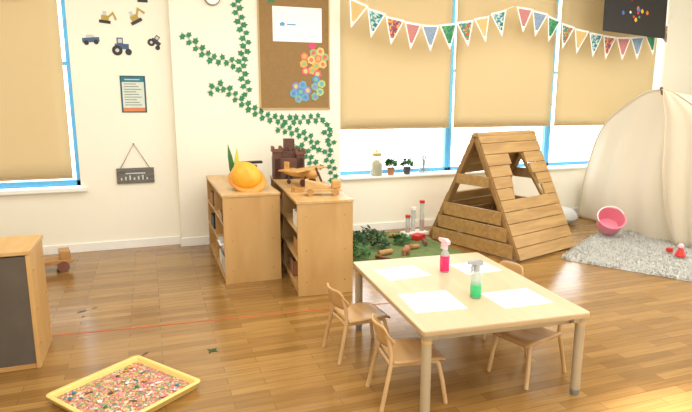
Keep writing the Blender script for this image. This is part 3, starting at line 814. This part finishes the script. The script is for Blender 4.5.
e = thing('notice_poster', 'teal-edged printed notice with orange footer', 'poster', (-.12, YR, 1.66))
wprism(B(), rect(-.125, -.19, .125, .19), 0, .006).obj('poster_border', plain('dark_teal', (44, 86, 100), .5, .1), e)
wprism(B(), rect(-.108, -.14, .108, .125), .006, .001).obj('poster_sheet', plain('poster_pale', (210, 224, 214), .6, .05), e)
wprism(B(), rect(-.108, .125, .108, .175), .006, .001).obj('poster_header', M_teal, e)
wprism(B(), rect(-.108, -.178, .108, -.14), .006, .001).obj('poster_footer', plain('poster_orange', (214, 132, 88), .6, .05), e)
b = B()
for k in range(9):
    z = .105-k*.027; wprism(b, rect(-.09, z-.004, .03+.05*((k*7) % 3)/2, z+.004), .007, .0006)
wprism(b, rect(-.08, .145, .07, .156), .007, .0006, 1)
b.obj('print_line', [M_grey, M_ltgrey], e)
e = thing('hanging_sign', 'weathered grey plank sign hung on a string triangle', 'sign', (-.155, YR, .80))
B().box((0, -.012, 0), (.38, .018, .165)).obj('plank', M_signwood, e, bevel=.004)
B().tube([(-.15, -.012, .075), (.0, -.008, .34), (.15, -.012, .075)], .004, 6).obj('string', M_string, e)
B().ball((0, -.006, .34), .008).obj('nail', M_grey, e)
b = B()
for k in range(7): wprism(b, rect(-.15+k*.043, -.045, -.135+k*.043, -.02+.012*(k % 3)), .0215, .001)
wprism(b, rect(-.1, .02, .1, .032), .0215, .001)
b.obj('painted_decoration', plain('sign_pale', (210, 216, 212), .7, .1), e)
e = thing('wall_clock', 'small round white clock high on the wall', 'clock', (.72, YB, 2.66))
B().cyl((0, 0, 0), (0, -.03, 0), .085, seg=32).obj('clock_case', M_grey, e, smooth=True)
B().cyl((0, -.03, 0), (0, -.032, 0), .075, seg=32).obj('clock_face', M_white, e)
B().bar((0, -.034, 0), (.03, -.034, .035), .003, .005).bar((0, -.034, 0), (-.01, -.034, .055), .003, .004).obj('hand', M_black, e)

# ------------------------------------------------------------------ notice board
e = thing('notice_board', 'brown hessian notice board on the cream wall', 'notice board', (1.60, YB, 2.22))
wprism(B(), rect(-.395, -.71, .395, .71), 0, .016).obj('board_face', M_cork, e)
b = B()
for (x0, z0, x1, z1) in ((-.407, -.722, -.393, .722), (.393, -.722, .407, .722), (-.407, -.722, .407, -.708), (-.407, .708, .407, .722)): wprism(b, rect(x0, z0, x1, z1), 0, .022)
b.obj('board_frame', M_boardtrim, e)
YN = YB-.0165
e = thing('pinned_paper', 'white printed paper with small blue logo mark', 'paper', (1.635, YN, 2.42))
wprism(B(), rect(-.28, -.185, .28, .185), 0, .002).obj('paper_sheet', M_paper, e)
wprism(wprism(B(), rect(-.12, -.01, -.02, .005), .002, .001), [(-.20, -.02), (-.15, -.02), (-.14, .01), (-.17, .025), (-.20, .01)], .002, .001).obj('logo_mark', plain('logo_blue', (90, 160, 206), .6, .05), e)
b = B()
for k in range(2): wprism(b, rect(-.02, -.10-k*.03, .2-.05*k, -.097-k*.03), .002, .001)
b.obj('print_line', plain('print_grey', (205, 210, 210), .6, .05), e)
def hexf(cx, cz, r): return [(cx+r*math.cos(math.pi/3*k+.2+math.pi/6), cz+r*math.sin(math.pi/3*k+.2+math.pi/6)) for k in range(6)]
def flower(x, z, r, cols, label, centres):
    e = thing('paper_flower', label, 'paper flower', (x, YN, z), group='hexagon paper flowers on the board')
    for i, (px, pz) in enumerate(centres):
        b = B(); wprism(b, hexf(px, pz, r*1.0), .0008*(i % 3), .003, 0); wprism(b, hexf(px, pz, r*.55), .003+.0008*(i % 3), .001, 1)
        c = (i*2+(i//3)) % len(cols)
        b.obj('hexagon_petal', [cols[c], cols[(c+1) % len(cols)]], e)
def ring(cx, cz, r, rot=.2): return [(cx, cz)]+[(cx+1.73*r*math.cos(math.pi/3*k+rot), cz+1.73*r*math.sin(math.pi/3*k+rot)) for k in range(6)]
def pc(c): return plain('paper_%d_%d_%d' % c, c, .7, .12, 40)
warm = [pc((226, 124, 100)), pc((234, 172, 100)), pc((152, 192, 118)), pc((220, 104, 118)), pc((230, 200, 130))]
cool = [pc((98, 140, 198)), pc((116, 188, 162)), pc((150, 132, 200)), pc((188, 206, 122)), pc((106, 172, 202))]
r_ = .048
flower(1.80, 2.03, r_, warm, 'orange, pink and green hexagon paper flower', ring(.07, .03, r_)+[(-.10, -.03), (-.08, -.11), (.0, -.10), (.06, -.14), (-.09, .05)])
flower(1.74, 1.69, r_, cool, 'blue, green and purple hexagon paper flower', ring(-.08, .0, r_)+[(.09, .06), (.15, .0), (.09, -.05), (.17, .09), (.10, .14)])
o = wprism(B(), [(0, -.03), (.03, .0), (.03, .02), (.015, .03), (0, .018), (-.015, .03), (-.03, .02), (-.03, 0)], 0, .004).obj('paper_heart', plain('hot_pink', (240, 70, 130), .6, .05))
o.location = (1.80, YN, 2.19); o.scale = (1.3, 1, 1.3)
meta(o, 'bright pink paper heart pinned under the white paper', 'paper heart')
o = wprism(B(), [(0, 0), (.05, .03), (.10, .02), (.07, .06), (.02, .05)], 0, .003).obj('paper_leaf', M_green); o.location = (1.30, YN, 2.62)
meta(o, 'green paper leaf pinned at the board corner', 'paper leaf')

# ------------------------------------------------------------------ ivy garlands
def ivy(path, label, width=.064, dens=23):
    e = thing('ivy_garland', label, 'ivy garland', (path[0][0], YB, path[0][1]), group='paper ivy garlands on the wall')
    ox, oz = path[0]
    P = [Vector((x-ox, -.004, z-oz)) for x, z in path]
    Q = []
    for i in range(len(P)-1):
        p0 = P[max(i-1, 0)]; p1 = P[i]; p2 = P[i+1]; p3 = P[min(i+2, len(P)-1)]
        for k in range(16):
            t = k/16
            Q.append(.5*((2*p1)+(-p0+p2)*t+(2*p0-5*p1+4*p2-p3)*t*t+(-p0+3*p1-3*p2+p3)*t**3))
    Q.append(P[-1])
    B().tube(Q, .002, 5).obj('stem', M_green, e)
    b = B(); acc = 0; side = 1
    for i in range(len(Q)-1):
        L = (Q[i+1]-Q[i]).length; acc += L*dens; d = (Q[i+1]-Q[i]).normalized()
        while acc > 1:
            acc -= 1; side = -side
            n = Vector((-d.z, 0, d.x))*side
            c = Q[i]+n*.032
            s = random.uniform(.9, 1.1)*width
            ang = math.atan2(n.z, n.x)+random.uniform(-.25, .25)-math.pi/2
            poly = [(0, -.45), (.42, -.38), (.34, -.05), (.50, .2), (.18, .28), (0, .65), (-.18, .28), (-.50, .2), (-.34, -.05), (-.42, -.38)]
            poly = [(s*(x*math.cos(ang)-y*math.sin(ang)), s*(x*math.sin(ang)+y*math.cos(ang))) for x, y in poly]
            b.prism(poly, .002, Matrix.Translation((c.x, -.004-random.random()*.003, c.z)) @ WM, 0)
    b.obj('leaves', M_green, e)
ivy([(.95, 2.72), (1.0, 2.45), (1.06, 2.2), (1.0, 1.98), (1.04, 1.78), (1.06, 1.66)], 'green paper ivy strand hanging down beside the board')
ivy([(.39, 2.30), (.52, 2.18), (.68, 2.04), (.85, 2.02), (.93, 1.98)], 'green paper ivy strand sloping across the wall')
ivy([(.62, 1.68), (.78, 1.75), (.92, 1.64), (1.08, 1.52), (1.25, 1.42), (1.45, 1.38), (1.68, 1.38), (1.93, 1.40)], 'green paper ivy strand running beneath the board')
ivy([(2.02, 1.34), (1.97, 1.22), (2.03, 1.10), (1.97, .98), (2.03, .82), (2.06, .62), (2.08, .5)], 'green paper ivy strand trailing beside the window')
ivy([(1.36, 1.30), (1.56, 1.25), (1.72, 1.19), (1.82, 1.12), (1.85, .98)], 'short green paper ivy strand below the board')
ivy([(1.58, 1.10), (1.70, 1.03), (1.76, .92), (1.88, .80)], 'short green paper ivy strand above the cabinet')

# ------------------------------------------------------------------ bunting
bpts = [(2.18, 2.72), (2.36, 2.62), (2.78, 2.49), (3.22, 2.45), (3.80, 2.55), (4.30, 2.72)]
bpts2 = [(4.34, 2.72), (4.72, 2.66), (5.16, 2.52), (5.6, 2.44), (6.05, 2.41), (6.45, 2.46), (6.78, 2.62), (6.96, 2.82)]
def smooth(P):
    Q = []
    for i in range(len(P)-1):
        p0 = Vector(P[max(i-1, 0)]); p1 = Vector(P[i]); p2 = Vector(P[i+1]); p3 = Vector(P[min(i+2, len(P)-1)])
        for k in range(30):
            t = k/30; Q.append(.5*((2*p1)+(-p0+p2)*t+(2*p0-5*p1+4*p2-p3)*t*t+(-p0+3*p1-3*p2+p3)*t**3))
    Q.append(Vector(P[-1])); return Q
fcols = [stripes('flag_a', (196, 156, 80), (226, 210, 160), 160, .3), confetti('flag_b', [(46, 124, 84), (96, 164, 116), (56, 134, 96)], 50),
         stripes('flag_c', (176, 70, 72), (214, 176, 170), 170, 1.2), confetti('flag_d', [(36, 120, 136), (76, 160, 168), (196, 210, 196)], 50),
         confetti('flag_e', [(190, 84, 70), (70, 118, 168), (214, 176, 96), (70, 146, 106)], 50), stripes('flag_f', (60, 108, 160), (190, 204, 212), 190, 2.3),
         confetti('flag_g', [(116, 70, 110), (214, 176, 96), (176, 84, 92)], 60)]
def bunting(P, label, k0):
    yb = 6.08
    e = thing('bunting', label, 'bunting', (P[0][0], yb, P[0][1]), group='patterned bunting strung above the windows')
    Q = [q-Vector(P[0]) for q in smooth(P)]
    B().tube([(q.x, 0, q.y) for q in Q], .004, 6).obj('string', M_white, e)
    acc = .10; k = k0
    for i in range(len(Q)-1):
        L = (Q[i+1]-Q[i]).length; acc += L
        if acc > .224 and (Q[-1]-Q[i]).length > .12:
            acc = 0; q = Q[i]; d = (Q[i+1]-Q[i]).normalized(); a = math.atan2(d.y, d.x)
            w, h = .114, .29
            b = B()
            wprism(b, [(-w, 0), (0, -h), (w, 0)], 0, .0015, 0)
            wprism(b, [(-w*.80, -.012), (-w*.14, -h*.74), (w*.14, -h*.74), (w*.80, -.012)], .0015, .001, 1)
            wprism(b, rect(-w, -.006, w, .010), .0015, .0015, 0)
            o = b.obj('pennant', [M_paper, fcols[(k*3) % 7]], e); k += 1
            o.location = (q.x, -.004, q.y); o.rotation_euler = (random.uniform(-.1, .1), -a*.7, random.uniform(-.15, .15))
bunting(bpts, 'patterned triangle bunting sagging over the first window', 0)
bunting(bpts2, 'patterned triangle bunting sagging toward the tent', 3)

# ------------------------------------------------------------------ hanging black display
e = thing('hanging_display', 'black hanging board decorated with bright paper shapes', 'display board', (6.04, 5.90, 2.43), rot=(rad(-4), rad(3), rad(3)))
wprism(B(), rect(-.55, 0, .55, .62), 0, .012).obj('board', M_black, e, bevel=.003)
cs = [pc((220, 60, 60)), pc((240, 190, 60)), pc((80, 160, 90)), pc((70, 120, 200)), pc((240, 240, 235)), pc((226, 120, 50))]
for i in range(14):
    x, z = max(-.3, min(.3, random.gauss(0, .14))), .33+random.gauss(0, .08)
    b = B(); poly = leafpoly(.05, .06) if i % 2 else circ(0, 0, .018, 7)
    wprism(b, poly, .012+.0006*(i % 4), .001).obj('paper_shape', cs[i % 6], e).location = (x, 0, z)
for x in (-.45, .45): B().tube([(x, -.006, .60), (x, -.006, .95)], .003, 5).obj('cord', M_string, e)

# ------------------------------------------------------------------ light
w = bpy.data.worlds.new('daylight'); scene.world = w; w.use_nodes = True
w.node_tree.nodes['Background'].inputs[0].default_value = (.95, .98, 1, 1)
w.node_tree.nodes['Background'].inputs[1].default_value = 5.0
def area(name, loc, rot, sx, sy, p, c=(1, .98, .93), spread=None):
    l = bpy.data.lights.new(name, 'AREA'); l.shape = 'RECTANGLE'; l.size = sx; l.size_y = sy; l.energy = p; l.color = c
    if spread: l.spread = spread
    o = bpy.data.objects.new(name, l); COL.objects.link(o); o.location = loc; o.rotation_euler = rot; return o
area('ceiling_lamp', (1.0, 1.2, 3.35), (0, 0, 0), 4.5, 1.6, 98)
area('ceiling_lamp', (2.6, 4.2, 3.35), (0, 0, 0), 5.5, 1.6, 92)
area('ceiling_lamp', (-1.2, 4.3, 3.35), (0, 0, 0), 1.6, 2.2, 26)
area('ceiling_lamp', (5.9, 3.0, 3.35), (0, 0, 0), 2.5, 2.5, 54)
area('daylight_lamp', (1.8, -2.4, 1.9), (rad(90), 0, 0), 6.5, 1.8, 130, (.98, 1, .97))
area('daylight_lamp', (8.3, 2.0, 1.7), (rad(90), 0, rad(90)), 4, 1.6, 84, (.98, 1, .97))
area('floor_patch_lamp', (2.80, 1.70, 3.3), (0, 0, rad(-8)), 1.3, .7, 13, (1, .98, .94), rad(12))  # added narrow lamp standing in for sunlight on the floor; ceiling has no skylight

# ------------------------------------------------------------------ camera
cam = bpy.data.cameras.new('camera'); co = bpy.data.objects.new('camera', cam); COL.objects.link(co)
cam.sensor_width = 36; cam.lens = 560/692*36
co.location = (0, 0, 1.6)
co.rotation_euler = (math.pi/2-math.atan(106/560), 0, -rad(19.34))
scene.camera = co
